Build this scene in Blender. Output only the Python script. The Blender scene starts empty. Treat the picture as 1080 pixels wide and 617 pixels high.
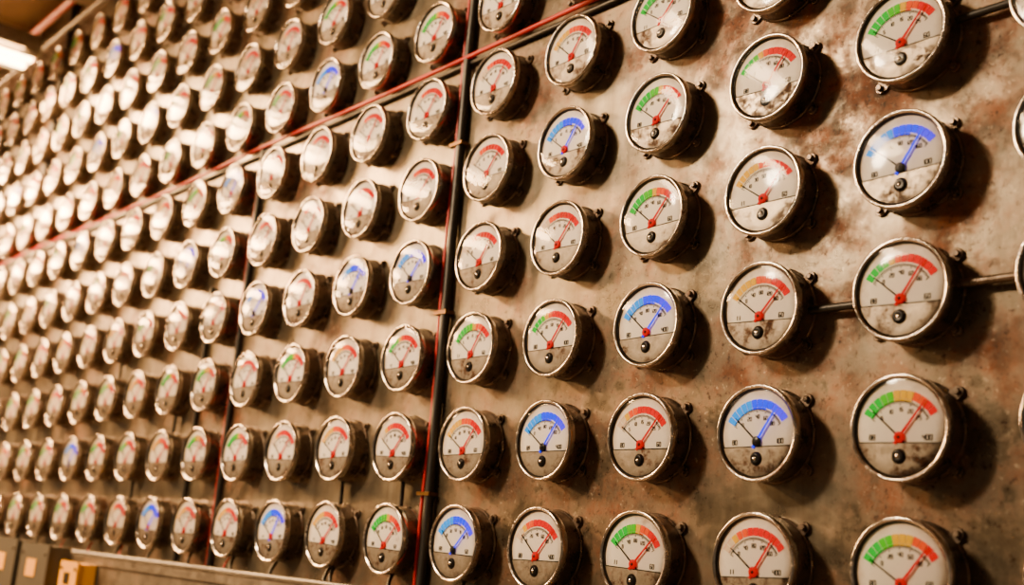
import bpy, math, random
from mathutils import Matrix, Vector
random.seed(7)
sc=bpy.context.scene
A=0.19; B=0.15355; R=0.0591; D=0.042; Z0=1.55; CEIL=3.38

# ------------------------------------------------------------ materials
def lin(h):
    h=h.lstrip('#'); o=[]
    for k in (0,2,4):
        c=int(h[k:k+2],16)/255
        o.append(c/12.92 if c<=.04045 else ((c+.055)/1.055)**2.4)
    return (*o,1)
def new(name):
    m=bpy.data.materials.new(name); m.use_nodes=True
    nt=m.node_tree; b=nt.nodes['Principled BSDF']
    return m,nt,b
def simple(name,col,rough=.5,metal=0,emit=0,ecol=None):
    m,nt,b=new(name)
    b.inputs['Base Color'].default_value=lin(col)
    b.inputs['Roughness'].default_value=rough; b.inputs['Metallic'].default_value=metal
    if emit:
        b.inputs['Emission Color'].default_value=lin(ecol or col); b.inputs['Emission Strength'].default_value=emit
    return m
def ramp(nt,stops):
    r=nt.nodes.new('ShaderNodeValToRGB'); e=r.color_ramp.elements
    e[0].position=stops[0][0]; e[0].color=stops[0][1]
    e[1].position=stops[-1][0]; e[1].color=stops[-1][1]
    for p,c in stops[1:-1]:
        n=e.new(p); n.color=c
    return r
def noise(nt,vec,scale,detail=6,rough=.6):
    n=nt.nodes.new('ShaderNodeTexNoise'); n.inputs['Scale'].default_value=scale
    n.inputs['Detail'].default_value=detail; n.inputs['Roughness'].default_value=rough
    nt.links.new(vec,n.inputs['Vector']); return n
def mix(nt,fac,a,b):
    m=nt.nodes.new('ShaderNodeMix'); m.data_type='RGBA'
    for s,v in ((0,fac),(6,a),(7,b)):
        if hasattr(v,'links'): nt.links.new(v,m.inputs[s])
        else: m.inputs[s].default_value=v
    return m.outputs[2]
def math_(nt,op,a,b=None,c=None):
    m=nt.nodes.new('ShaderNodeMath'); m.operation=op
    for s,v in enumerate((a,b,c)):
        if v is None: continue
        if hasattr(v,'links'): nt.links.new(v,m.inputs[s])
        else: m.inputs[s].default_value=v
    return m.outputs[0]
W=(1,1,1,1);K=(0,0,0,1)
def weathered(name,c1,c2,rust,metal,r0,r1,scale,rustlo,rusthi,bump=.15,rand=True,streak=False,dark='2a160c',edge=None):
    m,nt,b=new(name); L=nt.links
    tc=nt.nodes.new('ShaderNodeTexCoord'); vec=tc.outputs['Object']
    if rand:
        oi=nt.nodes.new('ShaderNodeObjectInfo'); va=nt.nodes.new('ShaderNodeVectorMath'); va.operation='MULTIPLY_ADD'
        cb=nt.nodes.new('ShaderNodeCombineXYZ')
        for k in range(3): L.new(oi.outputs['Random'],cb.inputs[k])
        L.new(cb.outputs[0],va.inputs[0]); va.inputs[1].default_value=(13,7,29); L.new(vec,va.inputs[2]); vec=va.outputs[0]
    n1=noise(nt,vec,scale,8,.65); n2=noise(nt,vec,scale*3.3,8,.7); n3=noise(nt,vec,scale*9,4,.7)
    r1_=ramp(nt,[(.3,lin(c1)),(.7,lin(c2))]); L.new(n2.outputs['Fac'],r1_.inputs[0])
    f1=n1.outputs['Fac']
    if streak:   # more corrosion towards the right-hand end of the panel
        sx=nt.nodes.new('ShaderNodeSeparateXYZ'); L.new(tc.outputs['Object'],sx.inputs[0])
        mr0=nt.nodes.new('ShaderNodeMapRange'); mr0.inputs[1].default_value=-1.6; mr0.inputs[2].default_value=.3
        mr0.inputs[3].default_value=-.03; mr0.inputs[4].default_value=.065; L.new(sx.outputs[0],mr0.inputs[0])
        f1=math_(nt,'ADD',f1,mr0.outputs[0])
    rr=ramp(nt,[(rustlo,K),(rusthi,W)]); L.new(f1,rr.inputs[0])
    rb=ramp(nt,[(.42,K),(.56,W)]); L.new(n2.outputs['Fac'],rb.inputs[0])
    mm=math_(nt,'MULTIPLY',rr.outputs[0],rb.outputs[0])
    rc=ramp(nt,[(.35,lin(dark)),(.6,lin(rust))]); L.new(n3.outputs['Fac'],rc.inputs[0])
    col=mix(nt,mm,r1_.outputs[0],rc.outputs[0])
    if edge:     # grime collected around the rim of the dial
        ln=nt.nodes.new('ShaderNodeVectorMath'); ln.operation='LENGTH'
        sp_=nt.nodes.new('ShaderNodeVectorMath'); sp_.operation='MULTIPLY'; sp_.inputs[1].default_value=(1,0,1); L.new(tc.outputs['Object'],sp_.inputs[0]); L.new(sp_.outputs[0],ln.inputs[0])
        e1=math_(nt,'MULTIPLY_ADD',n2.outputs['Fac'],.030,ln.outputs['Value'])
        mre=nt.nodes.new('ShaderNodeMapRange'); mre.inputs[1].default_value=.057; mre.inputs[2].default_value=.073; mre.inputs[4].default_value=.65; L.new(e1,mre.inputs[0])
        col=mix(nt,mre.outputs[0],col,lin(edge))
    if streak:
        mp=nt.nodes.new('ShaderNodeMapping'); mp.inputs['Scale'].default_value=(22,22,1.6); L.new(vec,mp.inputs['Vector'])
        ns=noise(nt,mp.outputs[0],1,5,.6); rs=ramp(nt,[(.45,K),(.72,W)]); L.new(ns.outputs['Fac'],rs.inputs[0])
        col=mix(nt,math_(nt,'MULTIPLY',rs.outputs[0],.55),col,lin('3e3022'))
        nb=noise(nt,vec,1.3,5,.6); rbg=ramp(nt,[(.42,K),(.65,W)]); L.new(nb.outputs['Fac'],rbg.inputs[0])
        col=mix(nt,math_(nt,'MULTIPLY',rbg.outputs[0],.45),col,lin('4a361e'))
        sp=noise(nt,vec,85,6,.75); rsp=ramp(nt,[(.55,K),(.64,W)]); L.new(sp.outputs['Fac'],rsp.inputs[0])
        gate=ramp(nt,[(.44,K),(.57,W)]); L.new(f1,gate.inputs[0])
        col=mix(nt,math_(nt,'MULTIPLY',rsp.outputs[0],gate.outputs[0]),col,lin('2e1a0b'))
        rsp2=ramp(nt,[(.34,W),(.41,K)]); L.new(sp.outputs['Fac'],rsp2.inputs[0])
        col=mix(nt,math_(nt,'MULTIPLY',math_(nt,'MULTIPLY',rsp2.outputs[0],gate.outputs[0]),.35),col,lin('d0c2a8'))
    L.new(col,b.inputs['Base Color'])
    mr=nt.nodes.new('ShaderNodeMapRange'); mr.inputs[1].default_value=.3; mr.inputs[2].default_value=.7
    mr.inputs[3].default_value=r0; mr.inputs[4].default_value=r1; L.new(n2.outputs['Fac'],mr.inputs[0])
    L.new(math_(nt,'MULTIPLY_ADD',mm,.35,mr.outputs[0]),b.inputs['Roughness'])
    L.new(math_(nt,'MULTIPLY_ADD',mm,-metal*.8,metal),b.inputs['Metallic'])
    bp=nt.nodes.new('ShaderNodeBump'); bp.inputs['Strength'].default_value=bump; bp.inputs['Distance'].default_value=.002
    L.new(n2.outputs['Fac'],bp.inputs['Height']); L.new(bp.outputs[0],b.inputs['Normal'])
    return m
M={}
M['wall']=weathered('rusty_panel','5e574a','928a78','7c3e06',.75,.24,.42,2.6,.46,.60,.4,False,True,dark='26160a')
M['bezel']=weathered('bezel_metal','a49c92','e6ded4','5e3418',1.0,.08,.24,26,.50,.68,.15)
M['body']=weathered('case_metal','4a4038','82766a','5a3218',.9,.20,.42,18,.46,.64,.25)
M['plate']=weathered('cover_plate','a49680','d6c6ac','643814',.45,.28,.5,24,.44,.60,.2,edge='54402c')
M['face']=weathered('dial_face','faf2e4','fff8ea','a87848',0,.5,.6,12,.62,.82,.0,edge='a08050')
M['steel']=weathered('tray_steel','5c564e','7e766a','5d3a1c',.7,.35,.55,8,.52,.72,.1)
M['dark']=simple('cast_iron','1b1714',.45,.6)
M['boxpaint']=simple('box_paint_grey','3a3833',.5)
M['knob']=simple('knob_black','141110',.3,.3)
M['ink']=simple('ink_black','040303',.6)
M['grey']=simple('ink_grey','28241f',.6)
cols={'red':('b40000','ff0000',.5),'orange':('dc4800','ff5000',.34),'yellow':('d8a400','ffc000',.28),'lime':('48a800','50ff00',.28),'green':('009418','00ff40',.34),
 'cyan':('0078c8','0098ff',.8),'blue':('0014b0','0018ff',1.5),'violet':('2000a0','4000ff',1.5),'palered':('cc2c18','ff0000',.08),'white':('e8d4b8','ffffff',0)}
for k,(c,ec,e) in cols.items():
    M[k]=simple('scale_'+k,c,.5,0,e,ec); M[k].node_tree.nodes['Principled BSDF'].inputs['Specular IOR Level'].default_value=.05  # glow painted into the scale colours by emission, keeping them vivid in warm light
M['needle']=simple('needle_red','a80000',.5,0,.38,'ff0000'); M['needle'].node_tree.nodes['Principled BSDF'].inputs['Specular IOR Level'].default_value=.05  # needle paint also glows by emission, though it is no light source
for k in ('ink','grey'): M[k].node_tree.nodes['Principled BSDF'].inputs['Specular IOR Level'].default_value=.05
# glass cover
def glass():
    m=bpy.data.materials.new('dial_glass'); m.use_nodes=True; nt=m.node_tree; nt.nodes.clear(); L=nt.links
    o=nt.nodes.new('ShaderNodeOutputMaterial'); t=nt.nodes.new('ShaderNodeBsdfTransparent'); g=nt.nodes.new('ShaderNodeBsdfGlossy')
    g.inputs['Roughness'].default_value=.08; f=nt.nodes.new('ShaderNodeFresnel'); f.inputs[0].default_value=1.30
    mx=nt.nodes.new('ShaderNodeMixShader'); L.new(f.outputs[0],mx.inputs[0]); L.new(t.outputs[0],mx.inputs[1]); L.new(g.outputs[0],mx.inputs[2]); L.new(mx.outputs[0],o.inputs[0])
    return m
M['glass']=glass()
M['cable']=simple('cable_black','0e0c0b',.45)
M['redcable']=simple('cable_red','b80c04',.4)
M['redpipe']=simple('pipe_red','d03014',.4)
M['brass']=simple('brass','6a4c24',.4,.9)
M['yellow_box']=simple('paint_yellow','dca000',.45)
M['ceil']=weathered('ceiling_paint','9a8264','b89c78','6a4a2a',0,.6,.8,2,.6,.8,.1,False)
M['floor']=weathered('floor_concrete','5a5148','7a7066','4a3a2c',0,.5,.8,2,.55,.8,.1,False)
M['tube']=simple('lamp_tube','ffd08c',.4,0,34)

# ------------------------------------------------------------ mesh builder (front = -Y, up = Z)
class MB:
    def __init__(s): s.v=[];s.f=[];s.m=[];s.sm=[];s.mats=[]
    def mi(s,n):
        if n not in s.mats: s.mats.append(n)
        return s.mats.index(n)
    def add(s,vs,fs,mat,smooth=False):
        o=len(s.v); s.v+=vs; k=s.mi(mat)
        for f in fs: s.f.append([o+i for i in f]); s.m.append(k); s.sm.append(smooth)
    def lathe(s,prof,n,mat,cx=0,cz=0,smooth=True,cap=True):
        vs=[];fs=[]
        for r,y in prof:
            for i in range(n):
                a=2*math.pi*i/n; vs.append((cx+r*math.cos(a),-y,cz+r*math.sin(a)))
        for j in range(len(prof)-1):
            for i in range(n):
                k=(i+1)%n; fs.append([j*n+i,j*n+k,(j+1)*n+k,(j+1)*n+i])
        if cap: fs.append([(len(prof)-1)*n+i for i in range(n)])
        s.add(vs,fs,mat,smooth)
    def sector(s,r0,r1,a0,a1,y,mat,cz=0,th=.0006,n=3):
        vs=[];fs=[]
        for q in range(n+1):
            a=math.radians(a0+(a1-a0)*q/n)
            for r in (r0,r1):
                vs.append((r*math.sin(a),-y-th,cz+r*math.cos(a)))
        for q in range(n): fs.append([2*q,2*q+1,2*q+3,2*q+2])
        s.add(vs,fs,mat)
    def quadline(s,x0,z0,x1,z1,w0,w1,y,mat,th=.0008):
        dx,dz=x1-x0,z1-z0; l=math.hypot(dx,dz); nx,nz=-dz/l,dx/l
        p=[(x0+nx*w0,z0+nz*w0),(x0-nx*w0,z0-nz*w0),(x1-nx*w1,z1-nz*w1),(x1+nx*w1,z1+nz*w1)]
        vs=[(a,-y-th,b) for a,b in p]+[(a,-y,b) for a,b in p]
        s.add(vs,[[0,1,2,3],[0,4,5,1],[1,5,6,2],[2,6,7,3],[3,7,4,0]],mat)
    def box(s,x0,x1,y0,y1,z0,z1,mat):
        vs=[(x,y,z) for x in (x0,x1) for y in (y0,y1) for z in (z0,z1)]
        s.add(vs,[[0,1,3,2],[4,6,7,5],[0,4,5,1],[2,3,7,6],[0,2,6,4],[1,5,7,3]],mat)
    def mesh(s,name):
        me=bpy.data.meshes.new(name); me.from_pydata(s.v,[],s.f)
        for n in s.mats: me.materials.append(M[n])
        me.polygons.foreach_set('material_index',s.m); me.polygons.foreach_set('use_smooth',s.sm)
        me.update(); return me
SEG={'0':'abcdef','1':'bc','2':'abged','3':'abgcd','4':'fgbc','5':'afgcd','6':'afgedc','7':'abc','8':'abcdefg','9':'abcdfg'}
SL={'a':(0,2,1,2),'b':(1,1,1,2),'c':(1,0,1,1),'d':(0,0,1,0),'e':(0,0,0,1),'f':(0,1,0,2),'g':(0,1,1,1)}
def digits(mb,txt,cx,cz,h,y,mat='ink'):
    w=h*.5; st=w*1.5; x=cx-st*len(txt)/2+w*.2
    for ch in txt:
        for sg in SEG[ch]:
            a=SL[sg]; mb.quadline(x+a[0]*w,cz+(a[1]-1)*h/2,x+a[2]*w+1e-6,cz+(a[3]-1)*h/2,h*.09,h*.09,y,mat,.0005)
        x+=st
PAL={'G':'g g g g l l y o o r r r',
 'H':'g g g l l y y y o o r r',
 'Q':'g g g l y o r r r r r r',
 'B':'c c c c c b b b b v v v',
 'R':'w w y o o r r r r r r r',
 'P':'w w w o o p p p r r r r',
 'O':'y y y y y o o o r r r r'}
FULL={'g':'green','l':'lime','y':'yellow','o':'orange','r':'red','p':'palered','w':'white','c':'cyan','b':'blue','v':'violet'}
def gauge_mesh(kind,rng,hi=True):
    mb=MB(); n=56 if hi else 28
    mb.lathe([(.0575,0.0005),(.0585,.003),(.0565,.0045)],n,'body',cap=False)
    mb.lathe([(.0558,.003),(.0563,.006),(.0563,D-.0145),(.0566,D-.0125)],n,'body',cap=False)
    mb.lathe([(.0562,D-.0128),(.0582,D-.0122),(.0590,D-.0110),(.0591,D-.0030),(.0585,D-.0009),(.0572,D),(.0558,D-.0004),(.0546,D-.0015)],n,'bezel',cap=False)
    mb.lathe([(.0546,D-.0015),(.0538,D-.0022),(.0522,D-.0040),(.0520,D-.0060)],n,'dark',cap=False)
    yd=D-.0055; r=.0522
    mb.lathe([(r,yd-.001),(r,yd)],n,'face',smooth=False)
    zc=-.0165; rp=.0519; a0=math.asin(zc/rp); vs=[];N=24
    for q in range(N+1):
        a=math.pi-a0+(math.pi+2*a0)*q/N
        vs.append((rp*math.cos(a),-yd-.0016,rp*math.sin(a)))
    vs+= [(x,-yd,z) for x,_,z in vs]
    nn=N+1
    mb.add(vs,[list(range(nn)),[0,nn,2*nn-1,nn-1]],'plate')
    mb.quadline(-.0490,zc,.0490,zc,.0006,.0006,yd,'ink',.0019)
    kz=-.0310
    mb.lathe([(.0084,yd+.0016),(.0084,yd+.0024),(.0066,yd+.0026),(.0064,yd+.0044),(.0050,yd+.0050),(.0035,yd+.0046)],20 if hi else 10,'knob',0,kz)
    mb.lathe([(.0024,yd+.0046),(.0020,yd+.0056)],10,'bezel',0,kz)
    hz=-.0105
    pal=PAL[kind].split(); s0,s1=-60,58; k=len(pal); st=(s1-s0)/k
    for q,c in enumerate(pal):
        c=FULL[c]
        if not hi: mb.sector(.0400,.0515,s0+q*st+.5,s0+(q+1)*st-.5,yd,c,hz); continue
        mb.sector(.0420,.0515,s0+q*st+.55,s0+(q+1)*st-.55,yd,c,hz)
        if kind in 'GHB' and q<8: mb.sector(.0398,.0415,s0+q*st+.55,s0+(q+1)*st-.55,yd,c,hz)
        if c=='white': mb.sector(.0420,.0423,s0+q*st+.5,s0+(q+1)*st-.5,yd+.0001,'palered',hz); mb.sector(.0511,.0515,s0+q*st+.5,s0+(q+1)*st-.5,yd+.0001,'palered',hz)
    if hi:
        for q in range(37):
            a=s0+(s1-s0)*q/36; ra=math.radians(a); r1=.0396; r0=.0370 if q%6 else .0350
            mb.quadline(r0*math.sin(ra),hz+r0*math.cos(ra),r1*math.sin(ra),hz+r1*math.cos(ra),.00034,.00034,yd,'ink',.0005)
        mb.sector(.0393,.0399,s0,s1,yd,'ink',hz,.0006,16)
        lab=rng.choice([['0','20','40','60','80'],['10','30','50','70','90'],['0','40','80','120','160'],['5','10','15','20','25']])
        for q,t in enumerate(lab):
            ra=math.radians(-46+23*q); digits(mb,t,.0303*math.sin(ra),hz+.0303*math.cos(ra),.0044,yd,'grey')
        digits(mb,rng.choice(['88','11','80']),-.0335,-.0105,.0055,yd)
        digits(mb,rng.choice(['100','400','60']),.0320,-.0105,.0055,yd)
    else:
        mb.sector(.0370,.0388,s0,s1,yd,'grey',hz,.0006,8)
    a=math.radians(-52+rng.uniform(-5,5)); l=.0430
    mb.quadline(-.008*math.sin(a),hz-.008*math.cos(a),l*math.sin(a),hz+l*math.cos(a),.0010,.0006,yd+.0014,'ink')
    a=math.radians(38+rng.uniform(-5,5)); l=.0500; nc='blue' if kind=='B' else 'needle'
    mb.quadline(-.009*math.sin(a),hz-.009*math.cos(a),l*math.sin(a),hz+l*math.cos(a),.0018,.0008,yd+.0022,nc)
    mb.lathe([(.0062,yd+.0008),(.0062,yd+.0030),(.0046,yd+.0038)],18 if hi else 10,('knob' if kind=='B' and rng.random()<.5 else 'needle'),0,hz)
    mb.lathe([(.0020,yd+.0038),(.0018,yd+.0044)],8,'knob',0,hz)
    mb.lathe([(.0530,D-.0026),(.046,D-.0014),(.036,D-.0006),(.024,D),(.012,D+.0003),(.003,D+.0004)],n,'glass')
    for an in ((42,222,318,) if hi else (42,222)):
        t=math.radians(an); c,s_=math.cos(t),math.sin(t)
        px,pz=.0640*c,.0640*s_
        mb.lathe([(.0068,0.0005),(.0068,.0035),(.0060,.0042)],12,'body',px,pz,False)
        mb.lathe([(.0040,.004),(.0040,.0082),(.0032,.0090)],6,'body',px,pz,False)
        mb.quadline(.053*c,.053*s_,.064*c,.064*s_,.0068,.0068,.0006,'body',.0034)
    return mb.mesh('analog_gauge_mesh')

TY={-1:'RRRRRRR',0:'HHQBGRR',1:'RBOOQPO',2:'GRBGGGR',3:'RBQPBOG',4:'BOGPPPR',5:'GRQBPPG',6:'OOOBPPG',7:'BRGPPPBG',8:'OGRBPPQR'}
def link(o): sc.collection.objects.link(o); return o
rng=random.Random(3)
kinds='GHQBROPOGB'
for i in range(-2,10):
    for j in range(0,11):
        s=TY.get(i,'')
        vis={-2:-1,-1:7,0:7,1:7,2:8,3:9}.get(i,10)
        if j>vis: continue
        kd=s[j] if j<len(s) else rng.choice(kinds)
        o=link(bpy.data.objects.new('analog_gauge',gauge_mesh(kd,rng)))
        o.location=(-i*A+rng.uniform(-.001,.001),0,Z0+j*B+rng.uniform(-.001,.001))
        o.rotation_euler=(0,math.radians(rng.uniform(-2.5,2.5)),0)
far=link(bpy.data.objects.new('analog_gauge_bank',None)); far.location=(-10*A,0,Z0)
fm=[gauge_mesh(k,rng,False) for k in 'GHQBROPBGOHQGO' for _ in range(2)]
for i in range(10,30):
    for j in range(0,11):
        o=link(bpy.data.objects.new('gauge_unit',rng.choice(fm))); o.parent=far
        o.location=(-(i-10)*A,0,j*B); o.rotation_euler=(0,math.radians(rng.uniform(-2.5,2.5)),0)

# ------------------------------------------------------------ room
def boxobj(name,x0,x1,y0,y1,z0,z1,mat):
    mb=MB(); mb.box(x0,x1,y0,y1,z0,z1,mat); o=link(bpy.data.objects.new(name,mb.mesh(name))); return o
boxobj('wall_back',-7.5,3.0,0,.12,0,CEIL,'wall')
boxobj('ceiling',-7.5,3.0,-5,.12,CEIL,CEIL+.1,'ceil')
boxobj('floor',-7.5,3.0,-5,.12,-.1,0,'floor')
for n,x in enumerate((-4.66,-2.77,.475)):
    boxobj('trim_%d'%(n+1),x-.0015,x+.0015,-.0012,0,0,CEIL,'dark')
for n,x in enumerate((-6.2,-4.6,-3.75,-3.05,-1.4,.2,1.8)):
    mb=MB(); mb.box(x-.05,x+.05,-5,-.001,CEIL-.012,CEIL,'ceil'); mb.box(x-.006,x+.006,-5,-.001,CEIL-.10,CEIL-.012,'ceil'); mb.box(x-.05,x+.05,-5,-.001,CEIL-.112,CEIL-.10,'ceil')
    link(bpy.data.objects.new('ceiling_beam',mb.mesh('ceiling_beam')))

def cable(name,pts,r,mat,bez=False):
    cu=bpy.data.curves.new(name,'CURVE'); cu.dimensions='3D'; cu.bevel_depth=r; cu.bevel_resolution=3; cu.use_fill_caps=True
    sp=cu.splines.new('BEZIER' if bez else 'POLY')
    if bez:
        sp.bezier_points.add(len(pts)-1)
        for p,q in zip(sp.bezier_points,pts): p.co=q; p.handle_left_type=p.handle_right_type='AUTO'
    else:
        sp.points.add(len(pts)-1)
        for p,q in zip(sp.points,pts): p.co=(*q,1)
    cu.materials.append(M[mat]); return link(bpy.data.objects.new(name,cu))
def vcable(x,z0,z1,r,mat,name,amp=.003,y=None):
    y=-(r+.001) if y is None else y
    n=max(3,int((z1-z0)/.15)); return cable(name,[(x+rng.uniform(-amp,amp),y,z0+(z1-z0)*k/n) for k in range(n+1)],r,mat,True)
TR=Z0-.095
vcable(-.874,TR-.02,CEIL-.01,.0085,'cable','black_cable')
vcable(-.890,TR-.02,CEIL-.01,.0034,'redcable','red_cable',.005,-.010)
vcable(-1.63,TR-.02,2.42,.007,'cable','black_cable')
vcable(-1.648,TR-.02,2.42,.0028,'redcable','red_cable',.005)
vcable(-1.80,TR-.02,2.1,.006,'cable','black_cable')
vcable(-3.22,2.6,CEIL-.01,.01,'cable','black_cable',.0)
for z in [Z0+B*(k+.5) for k in range(0,11,2)]:
    mb=MB(); mb.box(-.896,-.862,-.0195,0,z-.003,z+.003,'brass'); link(bpy.data.objects.new('cable_clamp',mb.mesh('cable_clamp')))
zc=2.405
cable('red_cable',[(2.0,-.014,zc+.006)]+[(-x*.4,-.014,zc+.002+rng.uniform(-.002,.004)) for x in range(0,18)],.0045,'redcable',True)
cable('black_cable',[(2.0,-.006,zc-.008),(-7.0,-.006,zc-.008)],.005,'cable')
def linkrod(i0,j,i1,y=-.012,mat='cable',r=.005,dz=0):
    cable('link_conduit',[(-i0*A-.054,y,Z0+j*B+dz),(-i1*A+.054,y,Z0+j*B+dz)],r,mat)
linkrod(-1,4,0,dz=.01); linkrod(0,2,1,dz=-.004); linkrod(-1,2,0,mat='body',dz=.004)
for (i,j) in [(6,0),(10,1),(12,2),(11,0),(5,0)]:
    cable('link_conduit',[(-i*A,-.01,Z0+j*B+.054),(-i*A,-.01,Z0+(j+1)*B-.054)],.004,'cable')
cable('red_pipe',[(3,-.05,3.285),(-7,-.05,3.285)],.013,'redpipe')
cable('steel_pipe',[(3,-.035,3.20),(-7,-.035,3.20)],.010,'steel')

mb=MB(); x0,x1=-7.3,2.5; zt=TR
mb.box(x0,x1,-.075,-.0005,zt-.004,zt,'steel'); mb.box(x0,x1,-.079,-.075,zt-.11,zt+.004,'steel'); mb.box(x0,x1,-.075,-.0005,zt-.11,zt-.106,'steel')
mb.box(x0,x1,-.083,-.079,zt-.012,zt+.004,'steel')
for k in range(40):
    x=x1-.12-k*.24; mb.lathe([(.005,.079),(.005,.082),(.004,.083)],8,'dark',x,zt-.055)
link(bpy.data.objects.new('cable_tray',mb.mesh('cable_tray')))
def jbox(name,x,w,z0,h,d,mat):
    mb=MB(); y1=-.0835
    mb.box(x-w/2,x+w/2,y1-d,y1,z0,z0+h,mat); mb.box(x-w/2-.004,x+w/2+.004,y1-d-.006,y1-d,z0-.004,z0+h+.004,mat)
    for a in (-1,1):
        for b_ in (.1,.9): mb.lathe([(.004,d+.0895),(.004,d+.0925)],8,'dark',x+a*w*.42,z0+h*b_)
    lm='yellow_box' if mat=='boxpaint' else 'dark'
    mb.box(x-w*.22,x+w*.12,y1-d-.0075,y1-d-.006,z0+h*.60,z0+h*.82,lm)
    link(bpy.data.objects.new(name,mb.mesh(name)))
jbox('yellow_junction_box',-2.10,.10,TR-.13,.118,.04,'yellow_box')
jbox('grey_junction_box',-2.32,.19,TR-.17,.190,.05,'boxpaint')
jbox('grey_junction_box',-2.56,.19,TR-.17,.196,.05,'boxpaint')
jbox('grey_junction_box',-2.90,.19,TR-.17,.190,.05,'boxpaint')
for i in range(2,26):
    x=-i*A; n=rng.choice([1,1,2])
    for k in range(n):
        dx=rng.uniform(-.02,.02); m=rng.choice(['cable','cable','cable','redcable'])
        cable('drop_wire',[(x+dx*.5,-.012,Z0-.053),(x+dx,-.02,Z0-.075),(x+dx*1.5+.01,-.025,TR)],.0035 if m=='cable' else .0022,m,True)
cable('black_cable',[(2.4-.25*k,-.03+rng.uniform(-.006,.006),TR+.008) for k in range(38)],.007,'cable',True)

# ------------------------------------------------------------ lamps
def fixture(x,y0,y1,power,z=3.17,w=.16,tilt=0,col=(1,.66,.35)):
    mb=MB()
    mb.box(x-w/2,x+w/2,y0,y1,z+.03,z+.07,'steel'); mb.box(x-w/2-.01,x-w/2,y0,y1,z-.01,z+.07,'steel'); mb.box(x+w/2,x+w/2+.01,y0,y1,z-.01,z+.07,'steel')
    mb.box(x-w/2,x+w/2,y0,y0+.01,z-.01,z+.03,'steel'); mb.box(x-w/2,x+w/2,y1-.01,y1,z-.01,z+.03,'steel')
    for yy in (y0+.2,y1-.2): mb.box(x-.01,x+.01,yy-.01,yy+.01,z+.07,CEIL,'steel')
    for s in (-.04,.04):
        n=12; L=[(x+s+.014*math.cos(2*math.pi*k/n),yy,z+.002+.014*math.sin(2*math.pi*k/n)) for yy in (y0+.012,y1-.012) for k in range(n)]
        mb.add(L,[[k,(k+1)%n,n+(k+1)%n,n+k] for k in range(n)],'tube',True)
    link(bpy.data.objects.new('ceiling_lamp',mb.mesh('ceiling_lamp')))
    l=bpy.data.lights.new('lamp_light','AREA'); l.shape='RECTANGLE'; l.size=w*1.6; l.size_y=(y1-y0)*.95; l.energy=power; l.color=col
    o=link(bpy.data.objects.new('lamp_light',l)); o.location=(x,(y0+y1)/2,z-.02); o.rotation_euler=(0,math.radians(-tilt),0)
fixture(-3.22,-2.3,-.12,350,z=3.05,tilt=20,col=(1,.55,.22))
fixture(-5.0,-2.3,-.12,460,z=3.1,tilt=30,col=(1,.52,.20))
fixture(-6.5,-2.3,-.12,360,z=3.1,tilt=30,col=(1,.52,.20))
fixture(-1.5,-2.6,-1.3,120,col=(1,.62,.32))
def spot(loc,tgt,e,col,rad,ang):
    l=bpy.data.lights.new('fill_spot_light','SPOT'); l.energy=e; l.color=col; l.shadow_soft_size=rad; l.spot_size=math.radians(ang); l.spot_blend=.6
    o=link(bpy.data.objects.new('fill_spot_light',l)); o.location=loc
    o.rotation_euler=(Vector(tgt)-Vector(loc)).to_track_quat('-Z','Y').to_euler()
spot((-1.7,-2.3,3.1),(.0,0,1.75),230,(1,.74,.46),.12,75)  # added fill spot without a fixture, brightens the gauge faces on the right
w=bpy.data.worlds.new('world'); sc.world=w; w.use_nodes=True
w.node_tree.nodes['Background'].inputs[0].default_value=(1,.72,.46,1); w.node_tree.nodes['Background'].inputs[1].default_value=.14

# ------------------------------------------------------------ camera
cd=bpy.data.cameras.new('camera'); cam=link(bpy.data.objects.new('camera',cd)); sc.camera=cam
cd.sensor_width=36; cd.lens=1197.63/1080*36; cd.clip_start=.02
rt=Vector((.653581,.752934,.07696)); up=Vector((.123141,-.206116,.970749)); fw=Vector((-.746772,.624986,.22743))
cam.matrix_world=Matrix((( rt.x,up.x,-fw.x,.6588),(rt.y,up.y,-fw.y,-(1.1063+D)),(rt.z,up.z,-fw.z,Z0-.01625),(0,0,0,1)))
cd.dof.use_dof=True; cd.dof.focus_distance=1.55; cd.dof.aperture_fstop=3.2
